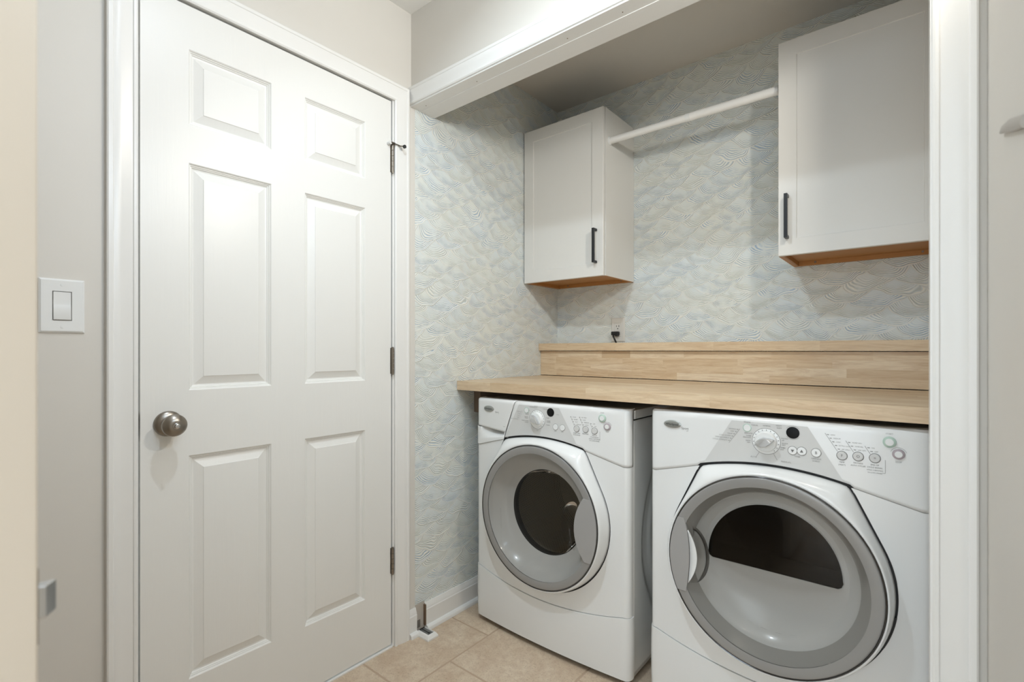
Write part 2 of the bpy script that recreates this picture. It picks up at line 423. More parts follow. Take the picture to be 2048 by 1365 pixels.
for z0, z1 in ((0.276, 0.371), (1.021, 1.117), (1.772, 1.872)):
    bm = bmesh.new(); n = 5; hh = (z1-z0)/n
    for k in range(n):
        lathe((0.0062, 1.1345, z0+k*hh), 2, [(0.0006, 0.0052), (hh-0.0006, 0.0052)], 16, bm=bm)
    lathe((0.0062, 1.1345, z0), 2, [(-0.004, 0.002), (-0.003, 0.0045), (0.0, 0.0048)], 16, bm=bm)
    lathe((0.0062, 1.1345, z1), 2, [(0.0, 0.0048), (0.003, 0.0045), (0.004, 0.002)], 16, bm=bm)
    box(bm, (-0.003, 1.128, z0), (0.0015, 1.1335, z1)); box(bm, (-0.003, 1.1355, z0), (0.0012, 1.1405, z1))
    h = obj('hinge', bm, pewter, d1)
# hinge pin stop on the top hinge
bm = bmesh.new(); lathe((0.0062, 1.1345, 1.874), 2, [(0, 0.006), (0.006, 0.006)], 14, bm=bm)
box(bm, (0.002, 1.132, 1.8755), (0.016, 1.162, 1.8785)); box(bm, (0.006, 1.120, 1.8755), (0.020, 1.137, 1.8785))
tube(bm, [(0.018, 1.160, 1.874), (0.034, 1.166, 1.871)], 0.0028, 8)
hs = obj('hinge_pin_stop', bm, pewter, d1, label='metal door stop on the top hinge pin')
bm = bmesh.new(); lathe((0.034, 1.167, 1.870), 0, [(-0.002, 0.0065), (0.004, 0.0065)], 14, bm=bm)
obj('bumper', bm, rubber, hs, label='black rubber bumper')
bm = bmesh.new(); lathe((0.010, 1.119, 1.876), 0, [(-0.008, 0.007), (0.006, 0.006)], 14, bm=bm)
obj('bumper', bm, white_plastic, hs, label='white rubber bumper')
# knob
KY, KZ = 0.424, 0.917
kn = obj('door_knob', lathe((0, KY, KZ), 0, [(0.0, 0.033), (0.003, 0.033), (0.006, 0.0315), (0.010, 0.026), (0.012, 0.0165), (0.028, 0.013), (0.034, 0.0135),
      (0.037, 0.020), (0.042, 0.0265), (0.049, 0.0285), (0.055, 0.0275), (0.061, 0.022), (0.066, 0.014), (0.0665, 0.0085)], 48), pewter, d1, label='round brushed pewter door knob')
obj('lock_button', lathe((0.0655, KY, KZ), 0, [(0, 0.0075), (0.002, 0.0075), (0.003, 0.006), (0.010, 0.0055), (0.0108, 0.004)], 24), chrome, kn)
sp = boxes(((-0.036, J0-0.0005, 0.890), (-0.0005, J0+0.0012, 0.948)), ((-0.002, J0-0.004, 0.893), (0.006, J0+0.0012, 0.945)))
obj('strike_plate', sp, pewter, d1, bevel=0.0008, label='small pewter strike plate on the jamb')

# ---------------------------------------------------------------- near door (edge in the left of the frame)
d2 = empty('door_2', (0.983, -0.32, 0.01)); tagit(d2, 'painted door with warm light in its colour standing open close by at the far left', None, kind='structure')
d2.rotation_euler = (0, 0, 0)
obj('door_leaf', boxes(((0.965, -0.72, 0.01), (1.000, 0.060, 2.03))), paint_warm_lit, d2, smooth=30, bevel=0.0015)
bm = bmesh.new()
lp = [[(0.988, 0.060, 0.900), (0.988, 0.060, 0.926), (0.9765, 0.060, 0.926), (0.9765, 0.060, 0.900)],
      [(0.988, 0.0665, 0.9005), (0.988, 0.0665, 0.9255), (0.9765, 0.074, 0.9255), (0.9765, 0.074, 0.9005)]]
vl = loft(bm, lp); cap(bm, vl[0]); cap(bm, vl[1])
obj('latch_bolt', bm, chrome, d2, bevel=0.0012, label='metal latch bolt on the door edge')
obj('latch_plate', boxes(((0.971, 0.0598, 0.884), (0.994, 0.0612, 0.942))), pewter, d2)

# ================================================================ THINGS
# light switch
SY, SZ = 0.2165, 1.2105
sw = empty('light_switch', (0, SY, SZ)); tagit(sw, 'white rocker light switch on the grey wall left of the panelled door', 'light switch')
def plate(y0, y1, z0, z1, holes, th=0.006, ch=0.004, ax=0, base=0.0, flip=1):
    """wall plate with rectangular hole(s) stacked vertically; ax 0 -> on x=0 wall facing +x ; ax 1 -> on back wall facing -y"""
    bm = bmesh.new()
    def Pt(d, a, z): return (d, a, z) if ax == 0 else (a, base-d, z)
    L = [[Pt(0, y0, z0), Pt(0, y1, z0), Pt(0, y1, z1), Pt(0, y0, z1)],
         [Pt(th*0.4, y0, z0), Pt(th*0.4, y1, z0), Pt(th*0.4, y1, z1), Pt(th*0.4, y0, z1)],
         [Pt(th, y0+ch, z0+ch), Pt(th, y1-ch, z0+ch), Pt(th, y1-ch, z1-ch), Pt(th, y0+ch, z1-ch)]]
    vl = loft(bm, L)
    (h0, h1, g0, g1) = holes
    inner = [bm.verts.new(Pt(th, a, z)) for a, z in ((h0, g0), (h1, g0), (h1, g1), (h0, g1))]
    deep = [bm.verts.new(Pt(th-0.004, a, z)) for a, z in ((h0, g0), (h1, g0), (h1, g1), (h0, g1))]
    for A, B in ((vl[-1], inner), (inner, deep)):
        for i in range(4): bm.faces.new((A[i], A[(i+1) % 4], B[(i+1) % 4], B[i]))
    return bm
obj('switch_plate', plate(SY-0.0395, SY+0.0395, SZ-0.0615, SZ+0.0615, (SY-0.0168, SY+0.0168, SZ-0.0335, SZ+0.0335)), white_plastic, sw)
bm = bmesh.new()
ys0, ys1 = SY-0.0152, SY+0.0152
pr = [(0.002, SZ-0.0318), (0.0080, SZ-0.0318), (0.0088, SZ-0.030), (0.0065, SZ+0.001), (0.0060, SZ+0.004), (0.0072, SZ+0.0318), (0.002, SZ+0.0318)]
vl = loft(bm, [[(a, y, z) for a, z in pr] for y in (ys0, ys1)]); cap(bm, vl[0]); cap(bm, vl[1])
obj('rocker', bm, white_plastic, sw, bevel=0.0005)
for dz in (-0.048, 0.048):
    bm = lathe((0.006, SY, SZ+dz), 0, [(-0.001, 0.0032), (0.0008, 0.003)], 14); box(bm, (0.0066, SY-0.0004, SZ+dz-0.0026), (0.0070, SY+0.0004, SZ+dz+0.0026))
    obj('screw', bm, white_plastic, sw)

# worktop made of staves
def stave_board(name, label, cat, x0, x1, y0, y1, z0, z1, rows, axis, lens):
    t = empty(name, ((x0+x1)/2, (y0+y1)/2, z0)); tagit(t, label, cat)
    for r_ in range(rows):
        x = x0; first = True
        while x < x1-1e-4:
            L = random.uniform(*lens); 
            if first: L *= random.uniform(0.35, 1.0); first = False
            e_ = min(x+L, x1)
            if x1-e_ < 0.06: e_ = x1
            if axis == 'y':
                a, b = y0+(y1-y0)*r_/rows, y0+(y1-y0)*(r_+1)/rows
                A, B = (x, a, z0), (e_-0.00006, b-0.00006, z1)
            else:
                a, b = z0+(z1-z0)*r_/rows, z0+(z1-z0)*(r_+1)/rows
                A, B = (x, y0, a), (e_-0.00006, y1, b-0.00006)
            obj('wood_stave', boxes((A, B)), wood_m, t, smooth=0)
            x = e_
    return t
stave_board('worktop', 'pale butcher block worktop over the washer and dryer', 'worktop', 0.0015, 1.609, 1.471, 2.075, 0.940, 0.978, 14, 'y', (0.22, 0.5))
stave_board('backsplash_board', 'upright wooden board of glued strips behind the worktop', 'backsplash', 0.0015, 1.609, 2.0755, 2.096, 0.981, 1.1035, 4, 'z', (0.14, 0.34))
stave_board('ledge_shelf', 'narrow pale wooden ledge shelf on top of the upright board', 'shelf', 0.0015, 1.609, 2.058, 2.2315, 1.106, 1.1425, 4, 'y', (0.22, 0.5))
cl = obj('support_cleat', boxes(((0.0015, 1.575, 0.835), (0.040, 2.20, 0.9395))), mat('raw_board', (128, 112, 98), 0.8, bump=(90, 0.3, 0.001)), None, bevel=0.002)
tagit(cl, 'brown wooden support cleat under the left end of the worktop', 'cleat')

# wall cabinets
def cabinet(x0, x1, hx, label):
    t = empty('wall_cabinet', ((x0+x1)/2, 2.08, 1.442)); tagit(t, label, 'cabinet', 'white wall cabinets in the alcove')
    zb, zt, yf = 1.440, 2.188, 1.950; th = 0.016
    side = lambda a, b: obj('side_panel', boxes(((a, yf, zb), (b, YB-0.001, zt))), [cab_white], t, bevel=0.0008)
    side(x0, x0+th); side(x1-th, x1)
    # brown inner faces below the recessed bottom
    obj('underside', boxes(((x0+th+0.0005, yf+0.001, zb+0.016), (x1-th-0.0005, YB-0.018, zb+0.024)),
        ((x0+th+0.0002, yf, zb+0.0005), (x0+th+0.003, YB-0.0175, zb+0.016)), ((x1-th-0.003, yf, zb+0.0005), (x1-th-0.0002, YB-0.0175, zb+0.016)),
        ((x0+0.0006, yf+0.0006, zb-0.0006), (x0+th, YB-0.0015, zb+0.0002)), ((x1-th, yf+0.0006, zb-0.0006), (x1-0.0006, YB-0.0015, zb+0.0002))),
        cab_wood, t, smooth=0, label='brown wooden underside')
    obj('back_rail', boxes(((x0+th+0.0005, YB-0.017, zb), (x1-th-0.0005, YB-0.001, zb+0.06))), cab_wood, t, smooth=0, label='brown rail under the cabinet')
    for sx in (x0+0.075, x1-0.06):
        obj('screw', lathe((sx, YB-0.0172, zb+0.010), 1, [(0.0, 0.004), (-0.002, 0.003)], 12), pewter, t)
    obj('top_panel', boxes(((x0+th, yf, zt-th), (x1-th, YB-0.001, zt))), cab_white, t, smooth=0)
    obj('back_panel', boxes(((x0+th, YB-0.008, zb+0.061), (x1-th, YB-0.002, zt-th-0.001))), cab_white, t, smooth=0)
    # shaker door: frame with a shallow recessed field
    g = 0.002; bm = bmesh.new(); y0, y1 = 1.930, 1.9455
    def rect(y, i): return [(x0+g+i, y, zb-0.001+i), (x1-g-i, y, zb-0.001+i), (x1-g-i, y, zt-g-i), (x0+g+i, y, zt-g-i)]
    vl = loft(bm, [rect(y1, 0), rect(y0+0.0015, 0), rect(y0, 0.0015), rect(y0, 0.056), rect(y0+0.0045, 0.0575)])
    cap(bm, vl[0]); cap(bm, vl[-1])
    dr = obj('cabinet_door', bm, cab_white, t, smooth=20)
    bm = bmesh.new(); h0, h1 = 1.496, 1.648
    pr = [(hx-0.0055, h0), (hx+0.0055, h0), (hx+0.0055, h1), (hx-0.0055, h1)]
    box(bm, (hx-0.0055, 1.899, h0), (hx+0.0055, 1.909, h1))
    box(bm, (hx-0.0055, 1.909, h0), (hx+0.0055, 1.9298, h0+0.010)); box(bm, (hx-0.0055, 1.909, h1-0.010), (hx+0.0055, 1.9298, h1))
    obj('handle', bm, black_metal, dr, bevel=0.0008, label='black square bar handle')
    return t
cabinet(0.004, 0.449, 0.412, 'white shaker wall cabinet at the left corner above the outlet')
cabinet(1.136, 1.590, 1.166, 'white shaker wall cabinet at the right above the dryer')

# hanging rod
rd = empty('hanging_rod', (0.79, 1.985, 2.05)); tagit(rd, 'white telescopic hanging rod spanning between the two wall cabinets', 'rod')
obj('rod_tube', lathe((0.4495, 1.985, 2.048), 0, [(0.0, 0.0148), (0.36, 0.0148)], 32), paint_white, rd)
obj('rod_tube', lathe((0.80, 1.985, 2.048), 0, [(0.0, 0.0162), (0.3355, 0.0162)], 32), paint_white, rd)
obj('rod_sleeve', lathe((0.793, 1.985, 2.048), 0, [(0.0, 0.0168), (0.018, 0.0168)], 32), white_plastic, rd)
for a, b in ((0.4492, 0.4545), (1.129, 1.1358)):
    obj('rod_end', lathe((a, 1.985, 2.048), 0, [(0, 0.0185), (b-a, 0.0178)], 32), grey_plastic if a > 1 else white_plastic, rd)

# outlet, plug and cord
OX = 0.365
outlet_m = mat('outlet_ivory', (222, 218, 210), 0.35)
ou = empty('wall_outlet', (OX, YB, 1.16)); tagit(ou, 'white double wall outlet above the wooden ledge', 'outlet')
obj('outlet_plate', plate(OX-0.0365, OX+0.0365, 1.150, 1.270, (OX-0.0170, OX+0.0170, 1.176, 1.244), ax=1, base=YB-0.0004), outlet_m, ou)
obj('receptacle', boxes(((OX-0.0168, YB-0.0066, 1.1765), (OX+0.0168, YB-0.001, 1.2435))), outlet_m, ou, bevel=0.0006)
bm = bmesh.new()
for dx, w_, z0, z1 in ((-0.0064, 0.0012, 1.224, 1.232), (0.0064, 0.0012, 1.2235, 1.2325)): box(bm, (OX+dx-w_, YB-0.0072, z0), (OX+dx+w_, YB-0.0060, z1))
lathe((OX, YB-0.0072, 1.2155), 1, [(0, 0.0027), (0.001, 0.0027)], 12, bm=bm)
obj('socket_slot', bm, rubber, ou, label='dark slots of the upper socket')
pg = empty('power_plug', (OX-0.004, YB-0.02, 1.19)); tagit(pg, 'black flat power plug with cord in the lower socket', 'plug')
bm = bmesh.new(); box(bm, (OX-0.028, YB-0.026, 1.182), (OX+0.013, YB-0.0074, 1.201)); box(bm, (OX-0.006, YB-0.030, 1.177), (OX+0.010, YB-0.0074, 1.190))
obj('plug_body', bm, black_plastic, pg, bevel=0.004)
bm = bmesh.new(); tube(bm, [(OX-0.016, YB-0.024, 1.188), (OX-0.012, YB-0.030, 1.176), (OX-0.004, YB-0.032, 1.163), (OX+0.001, YB-0.029, 1.150), (OX+0.002, YB-0.026, 1.1432)], 0.0042, 10)
obj('cord', bm, black_plastic, pg)

# bifold floor bracket at the foot of the alcove wall
fb = empty('floor_bracket', (0.04, 1.268, 0)); tagit(fb, 'white trimmed metal floor bracket beside the cut baseboard', 'bracket')
bm = bmesh.new()
x0, x1, y0, y1 = 0.016, 0.083, 1.240, 1.292
def rr(i, z): return [(x0+ (0 if i else 0), y0+i, z), (x1-i, y0+i, z), (x1-i, y1-i, z), (x0, y1-i, z)]
vl = loft(bm, [rr(0, 0), rr(0, 0.006), rr(0.006, 0.016), rr(0.011, 0.019), rr(0.0125, 0.014)]); cap(bm, vl[0]); cap(bm, vl[-1])
obj('bracket_surround', bm, paint_white, fb, smooth=25, label='white painted moulding frame')
obj('bracket_plate', boxes(((0.012, 1.2528, 0.013), (0.070, 1.2792, 0.0160))), grey_metal, fb, bevel=0.0005, label='grey metal plate')
obj('bracket_slot', boxes(((0.018, 1.2635, 0.0155), (0.062, 1.2675, 0.0164)), ((0.056, 1.2615, 0.0155), (0.064, 1.2695, 0.0164))), rubber, fb, smooth=0, label='black adjustment slot')

# tapered grey sliver on the right wall, not identified
hk = empty('wall_sliver', (XR, 0.88, 1.40)); tagit(hk, 'small grey sliver high on the right wall at the frame edge', 'hook')
bm = bmesh.new()
loops = []
for y, z, a, b in ((1.000, 1.425, 0.0015, 0.002), (0.975, 1.421, 0.0025, 0.006), (0.905, 1.402, 0.0030, 0.009), (0.85, 1.385, 0.003, 0.009), (0.80, 1.370, 0.003, 0.008)):
    loops.append([(XR-0.004+a*math.cos(k*PI/6), y, z+b*math.sin(k*PI/6)) for k in range(12)])
vl = loft(bm, loops); cap(bm, vl[0]); cap(bm, vl[-1])
obj('sliver_body', bm, mat('sliver_grey', (176, 170, 162), 0.5), hk)

# ================================================================ WASHER AND DRYER
HU = 0.342; RC = 0.020; ZT = 0.924; RT = 0.012
def Ms(s, z, off=0.0):
    """appliance front skin: s = run along the width, z = height (past ZT it rolls onto the top)"""
    a = min(abs(s), HU-RC); sg = 1 if s >= 0 else -1
    y = 1.485-0.017*(1-(a/HU)**2); u = a
    ex = abs(s)-(HU-RC)
    nx, ny = 0.0, -1.0
    if ex > 0:
        an = min(ex/RC, PI/2); u += RC*math.sin(an); y += RC*(1-math.cos(an)); nx, ny = math.sin(an), -math.cos(an)
        if ex > RC*PI/2: y += ex-RC*PI/2
    zz = z; nz = 0.0
    if z > ZT-RT:
        e_ = z-(ZT-RT); an = min(e_/RT, PI/2); zz = ZT-RT+RT*math.sin(an)
        back = RT*(1-math.cos(an))+(e_-RT*PI/2 if e_ > RT*PI/2 else 0)
        y = min(y+back, max(y, 1.535)); u -= 0.35*RT*(1-math.cos(an)) if ex > 0 else 0
        nz = math.sin(an); ny *= math.cos(an); nx *= math.cos(an)
    return (sg*(u+nx*off), y+ny*off, zz+nz*off)
SM = HU-RC+RC*PI/2+0.012
ZC = 0.515; RO = 0.275; CRN = (0.183, 0.770)
def seam(s):                      # lower edge of the console
    s = min(abs(s), HU-RC)
    if s < CRN[0]: return 0.796-(0.796-0.771)*(s/CRN[0])**2
    return CRN[1]-0.041*(s-CRN[0])/(0.335-CRN[0])
def drawer_seam(s): return 0.198+0.045*(min(HU-RC, abs(s))/HU)**2
def outline(n_arc=72, inset=0.0):
    R = RO-inset; cx, cz = CRN[0]-inset*0.9, CRN[1]-inset*0.7
    ang = math.atan2(cz-ZC, cx); dist = math.hypot(cx, cz-ZC)
    ta = ang-math.acos(R/dist)
    pts = []
    pts.append((cx, cz-0.004)); 
    for i in range(1, 7):
        k = i/7; pts.append((cx+(R*math.cos(ta)-cx)*k, cz+(ZC+R*math.sin(ta)-cz)*k))
    a0, a1 = ta, -PI-ta
    for i in range(n_arc+1):
        a = a0+(a1-a0)*i/n_arc; pts.append((R*math.cos(a), ZC+R*math.sin(a)))
    for i in range(6, 0, -1):
        k = i/7; pts.append((-(cx+(R*math.cos(ta)-cx)*k), cz+(ZC+R*math.sin(ta)-cz)*k))
    pts.append((-cx, cz-0.004))
    top = []
    for i in range(0, 25):
        u = -cx+0.006+(2*cx-0.012)*i/24; top.append((u, 0.796-inset*0.9-(0.796-0.771)*(u/CRN[0])**2+ (0 if 0 < i < 24 else -0.001)))
    return pts, top
def patch(bm, fn, na, nb, off, mi=0):
    vs = [[bm.verts.new(fn(i/na, j/nb)) for j in range(nb+1)] for i in range(na+1)]
    for i in range(na):
        for j in range(nb):
            f = bm.faces.new((vs[i][j], vs[i+1][j], vs[i+1][j+1], vs[i][j+1])); f.material_index = mi
def text_mesh(bm, txt, size, u, z, off, align='CENTER', xc=0, mi=0, rot=0):
    cu = bpy.data.curves.new('t', 'FONT'); cu.body = txt; cu.size = size; cu.align_x = align; cu.align_y = 'CENTER'; cu.resolution_u = 2
    to = bpy.data.objects.new('t', cu); C.objects.link(to)
    dg = bpy.context.evaluated_depsgraph_get(); me = bpy.data.meshes.new_from_object(to.evaluated_get(dg))
    base = [bm.verts.new((0, 0, 0)) for _ in me.vertices]
    cr, sr = math.cos(rot), math.sin(rot)
    for v, nv in zip(me.vertices, base):
        x, y = v.co.x*cr-v.co.y*sr, v.co.x*sr+v.co.y*cr
        p = Ms(u+x, z+y, off); nv.co = p
    for p in me.polygons:
        try: f = bm.faces.new([base[i] for i in p.vertices]); f.material_index = mi
        except ValueError: pass
    bpy.data.objects.remove(to); bpy.data.curves.remove(cu); bpy.data.meshes.remove(me)
def stroke(bm, pts, wd, off=0.0007):
    for (a, b), (c, d) in zip(pts, pts[1:]):
        L = math.hypot(c-a, d-b) or 1e-6; nx, nz = -(d-b)/L*wd/2, (c-a)/L*wd/2
        q = [Ms(a+nx, b+nz, off), Ms(a-nx, b-nz, off), Ms(c-nx, d-nz, off), Ms(c+nx, d+nz, off)]
        bm.faces.new([bm.verts.new(p) for p in q])
def ringstroke(bm, u, z, r, wd, a0=0, a1=2*PI, n=28):
    stroke(bm, [(u+r*math.cos(a0+(a1-a0)*i/n), z+r*math.sin(a0+(a1-a0)*i/n)) for i in range(n+1)], wd)
def disc(u, z, prof, n=32):
    """small round boss standing on the front skin: prof (height, radius)"""
    bm = bmesh.new(); loops = []
    for h, r in prof: loops.append([Ms(u+r*math.cos(2*PI*k/n), z+r*math.sin(2*PI*k/n), h) for k in range(n)])
    vl = loft(bm, loops); cap(bm, vl[0]); cap(bm, vl[-1]); return bm
def shift(bm, xc, dz):
    bmesh.ops.translate(bm, vec=(xc, 0, dz), verts=bm.verts[:]); return bm

def machine(kind, xc, dz, label):
    washer = kind == 'washer'
    t = empty('washing_machine' if washer else 'clothes_dryer', (xc, 1.85, 0)); tagit(t, label, 'washing machine' if washer else 'dryer')
    def add(name, bm, m, parent=t, **k): return obj(name, shift(bm, xc, dz), m, parent, **k)
    # ---- cabinet
    b0, b1, yb0, yb1 = -0.340, 0.340, 1.519, 2.195
    bm = bmesh.new()
    for sx in (-1, 1):
        def fn(a, b, sx=sx):
            y = yb0+(yb1-yb0)*a; z = 0.030+(0.884-0.030)*b
            # arched pressing in the side sheet
            edge = 1.585+0.45*((z-0.45)/0.75)**2*2.0
            k = max(0.0, min(1.0, (y-edge)/0.012)); k = k*k*(3-2*k)
            k2 = max(0.0, min(1.0, (y-edge-0.055)/0.012)); k2 = k2*k2*(3-2*k2)
            lim = 1 if 0.09 < z < 0.84 else 0
            return (sx*(0.340-0.007*k*lim+0.004*k2*lim), y, z)
        patch(bm, fn, 70, 48, 0)
    patch(bm, lambda a, b: (b0+(b1-b0)*a, yb1, 0.03+(0.884-0.03)*b), 1, 1, 0)
    add('cabinet', bm, white_enamel, solid=0.001, smooth=40)
    bm = boxes(((b0-0.001, 1.530, 0.887), (b1+0.001, yb1, ZT-0.006)))
    add('top_panel', bm, white_enamel, bevel=0.004)
    for sx in (-0.30, 0.30):
        for sy in (1.60, 2.14):
            bm = lathe((sx, sy, 0), 2, [(-dz, 0.022), (0.012, 0.022), (0.014, 0.008), (0.034, 0.008)], 20)
            add('foot', bm, rubber)
    # dark backing behind the seams
    bm = bmesh.new(); o1, tp = outline(); lo = o1+tp
    lo_in = [((u)*0.90, ZC+(z-ZC)*0.90) for u, z in lo]
    lo_out = [((u)*1.04, ZC+(z-ZC)*1.04) for u, z in lo]
    loft(bm, [[Ms(u, z, -0.007) for u, z in lo_out], [Ms(u, z, -0.011) for u, z in lo_in]])
    add('door_seal', bm, rubber, label='dark gap seal around the door'); bm = bmesh.new()
    for s in (-1, 1):
        patch(bm, lambda a, b, s=s: Ms(s*(0.189+(SM-0.004-0.189)*a), seam(0.189+(SM-0.189)*a)-0.012+0.024*b, -0.0034), 20, 1, 0)
    patch(bm, lambda a, b: Ms(-SM+0.004+(2*SM-0.008)*a, drawer_seam(-SM+2*SM*a)-0.012+0.024*b, -0.0034), 40, 1, 0)
    if washer: patch(bm, lambda a, b: Ms(-0.176+0.075*b-0.012+0.02*a, 0.775+0.125*b, -0.006), 1, 6, 0)
    bmesh.ops.recalc_face_normals(bm, faces=bm.faces)
    add('seam_backing', bm, grey_plastic, kind='stuff')
    # ---- console
    g = 0.0005
    def con(sL, sR, tL, tR, na, zlow, ztop, scoop=False, nb=24):
        bm = bmesh.new()
        def fn(a, b):
            lo_s = sL+(sR-sL)*a; up_s = tL+(tR-tL)*a
            zl = zlow(lo_s); zu = ztop(lo_s)
            s = lo_s+(up_s-lo_s)*b; z = zl+(zu-zl)*b; off = 0
            if scoop and -0.315 < s < -0.186:
                kk = (s+0.315)/0.129; off = -0.030*math.sin(PI*min(1, kk*0.62+0.05))*max(0, (b-0.30)/0.70)**1.2
            return Ms(s, z, off)
        patch(bm, fn, na, nb, 0); return bm
    ztop_full = lambda s: ZT-RT+RT*PI/2+0.035
    if washer:
        dzb = lambda s: 0.8085-0.0125*((s+0.34)/0.16)
        add('dispenser_drawer', con(-SM, -0.1785, -SM, -0.1105, 24, lambda s: dzb(s)+0.0012, ztop_full), white_plastic, solid=0.003, smooth=35)
        add('console', con(-SM, -0.1835, -SM, -0.1790, 26, lambda s: seam(s)+g, lambda s: dzb(s)-0.0014, True), white_plastic, solid=0.003, smooth=35)
        add('console', con(-0.1810, SM, -0.1080, SM, 60, lambda s: seam(s)+g+(0.0048 if abs(s) < CRN[0] else 0), ztop_full), white_plastic, solid=0.003, smooth=35)
    else:
        add('console', con(-SM, SM, -SM, SM, 80, lambda s: seam(s)+g+(0.0048 if abs(s) < CRN[0] else 0), ztop_full), white_plastic, solid=0.003, smooth=35)
    gl, gr, gtl, gtr = (-0.1785, 0.152, -0.1065, 0.078) if washer else (-0.172, 0.170, -0.094, 0.092)
    bm = con(gl, gr, gtl, gtr, 40, lambda s: seam(s)+0.0066, lambda s: ZT-RT-0.001, nb=10)
    for v in bm.verts: v.co.y -= 0.0005
    cp = add('control_panel', bm, grey_panel, smooth=35, label='silver grey trapezoid control panel')
    # ---- main front with the door opening
    bm = bmesh.new(); ol, tp = outline(inset=-0.0022)
    def outer(u, z, i, n):
        dx, dzv = u, z-ZC
        # ray to the outer boundary
        lim = HU-RC; best = 1e9
        if abs(dx) > 1e-6: best = lim/abs(dx)
        k = best
        for _ in range(30):
            uu, zz = dx*k, ZC+dzv*k
            if dzv > 0 and zz > seam(uu)-g: k = k*0.985 if zz-(seam(uu)-g) > 0.0008 else k*0.9993
            elif dzv < 0 and zz < drawer_seam(uu)+g*2: k = k*0.985 if drawer_seam(uu)+g*2-zz > 0.0008 else k*0.9993
        # refine by bisection
        lo_, hi_ = 1.0, best
        def ok(k): 
            uu, zz = dx*k, ZC+dzv*k; return abs(uu) <= lim+1e-9 and zz <= seam(uu)-g and zz >= drawer_seam(uu)+g*2
        if not ok(lo_): return (u, z)
        hi_ = min(best, 4.0)
        for _ in range(40):
            mid = (lo_+hi_)/2
            if ok(mid): lo_ = mid
            else: hi_ = mid
        return (dx*lo_, ZC+dzv*lo_)
    # exact corners are inserted in the fan
    def with_corners(pts):
        res = []; corners = [(HU-RC, seam(HU-RC)-g), (HU-RC, drawer_seam(HU-RC)+g), (-(HU-RC), drawer_seam(HU-RC)+g), (-(HU-RC), seam(HU-RC)-g)]
        an = lambda p: math.atan2(p[1]-ZC, p[0])
        used = set()
        for i, p in enumerate(pts):
            if res:
                for ci, c in enumerate(corners):
                    if ci in used: continue
                    a0, a1, ac = an(res[-1]), an(p), an(c)
                    if a1 > a0+PI: a1 -= 2*PI
                    if ac > a0+PI: ac -= 2*PI
                    if a1 < ac < a0:
                        k = (a0-ac)/(a0-a1); q = res[-1]
                        res.append((q[0]+(p[0]-q[0])*k, q[1]+(p[1]-q[1])*k)); used.add(ci)
            res.append(p)
        return res
    ol = with_corners(ol); loops = []
    outs = [outer(u, z, i, len(ol)) for i, (u, z) in enumerate(ol)]
    for j in range(7):
        k = j/6; loops.append([Ms(u+(U-u)*k, z+(Z_-z)*k) for (u, z), (U, Z_) in zip(ol, outs)])
    loft(bm, loops, closed=False)
    for s in (-1, 1):
        patch(bm, lambda a, b, s=s: Ms(s*(HU-RC-0.002+(SM-HU+RC+0.002)*a), drawer_seam(HU)+g+(seam(HU)-g-drawer_seam(HU)-g)*b), 8, 8, 0)
    add('front_panel', bm, white_plastic, smooth=35)
    # ---- lower panel
    bm = bmesh.new()
    def fn(a, b):
        s = -SM+2*SM*a; zt = drawer_seam(min(abs(s), HU))-g*2; off = 0.0
        z = 0.032+(zt-0.032)*min(1, max(0, (b-0.06)/0.88))
        if b > 0.94: off = -0.006*((b-0.94)/0.06)**1.2; z = zt+0.0005*((b-0.94)/0.06)
        if b < 0.06: off = -0.014*((0.06-b)/0.06)**1.2; z = 0.032-0.006*((0.06-b)/0.06)
        bulge = 0.004*math.sin(PI*min(1, max(0, (z-0.03)/(zt-0.03)*0.6+0.15)))
        return Ms(s, z, off+bulge)
    patch(bm, fn, 60, 34, 0)
    add('kick_panel', bm, white_plastic, smooth=45, label='white lower front panel')
    # ---- white door ring
    ol, tp = outline(inset=0.0025); lo = ol+tp; bm = bmesh.new(); loops = []
    def ringpt(k, u, z):
        a = math.atan2(z-ZC, u); R = 0.2615; ti = (R*math.cos(a), ZC+R*math.sin(a))
        f = Ms(u, z, 0)
        yy = f[1]+(1.4275-f[1])*math.sin(k*PI/2)**0.9 if k < 1 else 1.4275
        q = k**1.15
        return (u+(ti[0]-u)*q, yy, z+(ti[1]-z)*q)
    loops.append([Ms(u, z, -0.006) for u, z in lo]); loops.append([Ms(u, z, -0.0005) for u, z in lo])
    for k in (0.06, 0.14, 0.25, 0.38, 0.52, 0.66, 0.8, 0.92, 1.0): loops.append([ringpt(k, u, z) for u, z in lo])
    last = []
    for u, z in lo:
        a = math.atan2(z-ZC, u); last.append((0.2590*math.cos(a), 1.4285, ZC+0.2590*math.sin(a)))
    loops.append(last); loops.append([(p[0], 1.436, p[2]) for p in last])
    loft(bm, loops)
    dring = add('door', bm, white_plastic, smooth=50, label='round loading door with white rim')
    if not washer:
        bm = bmesh.new()
        for z0, z1 in ((0.555, 0.605), (0.395, 0.475)):
            patch(bm, lambda a, b, z0=z0, z1=z1: (lambda z: (lambda uu: Ms(uu+0.0025-0.0105*a, z, 0.0012+0.003*a))(math.sqrt(max(0, RO**2-(z-ZC)**2))))(z0+(z1-z0)*b), 2, 8, 0)
        add('hinge_cover', bm, rubber, dring, label='dark hinge covers at the right of the door')
    # chrome bead, grey outer band, inner cone
    c0 = (0, 0, ZC)
    add('bead', lathe(c0, 1, [(1.4300, 0.2588), (1.4268, 0.2584), (1.4258, 0.2572), (1.4268, 0.2556), (1.4300, 0.2550)], 96, (False, False)), bead_m, dring, label='thin bright bead')
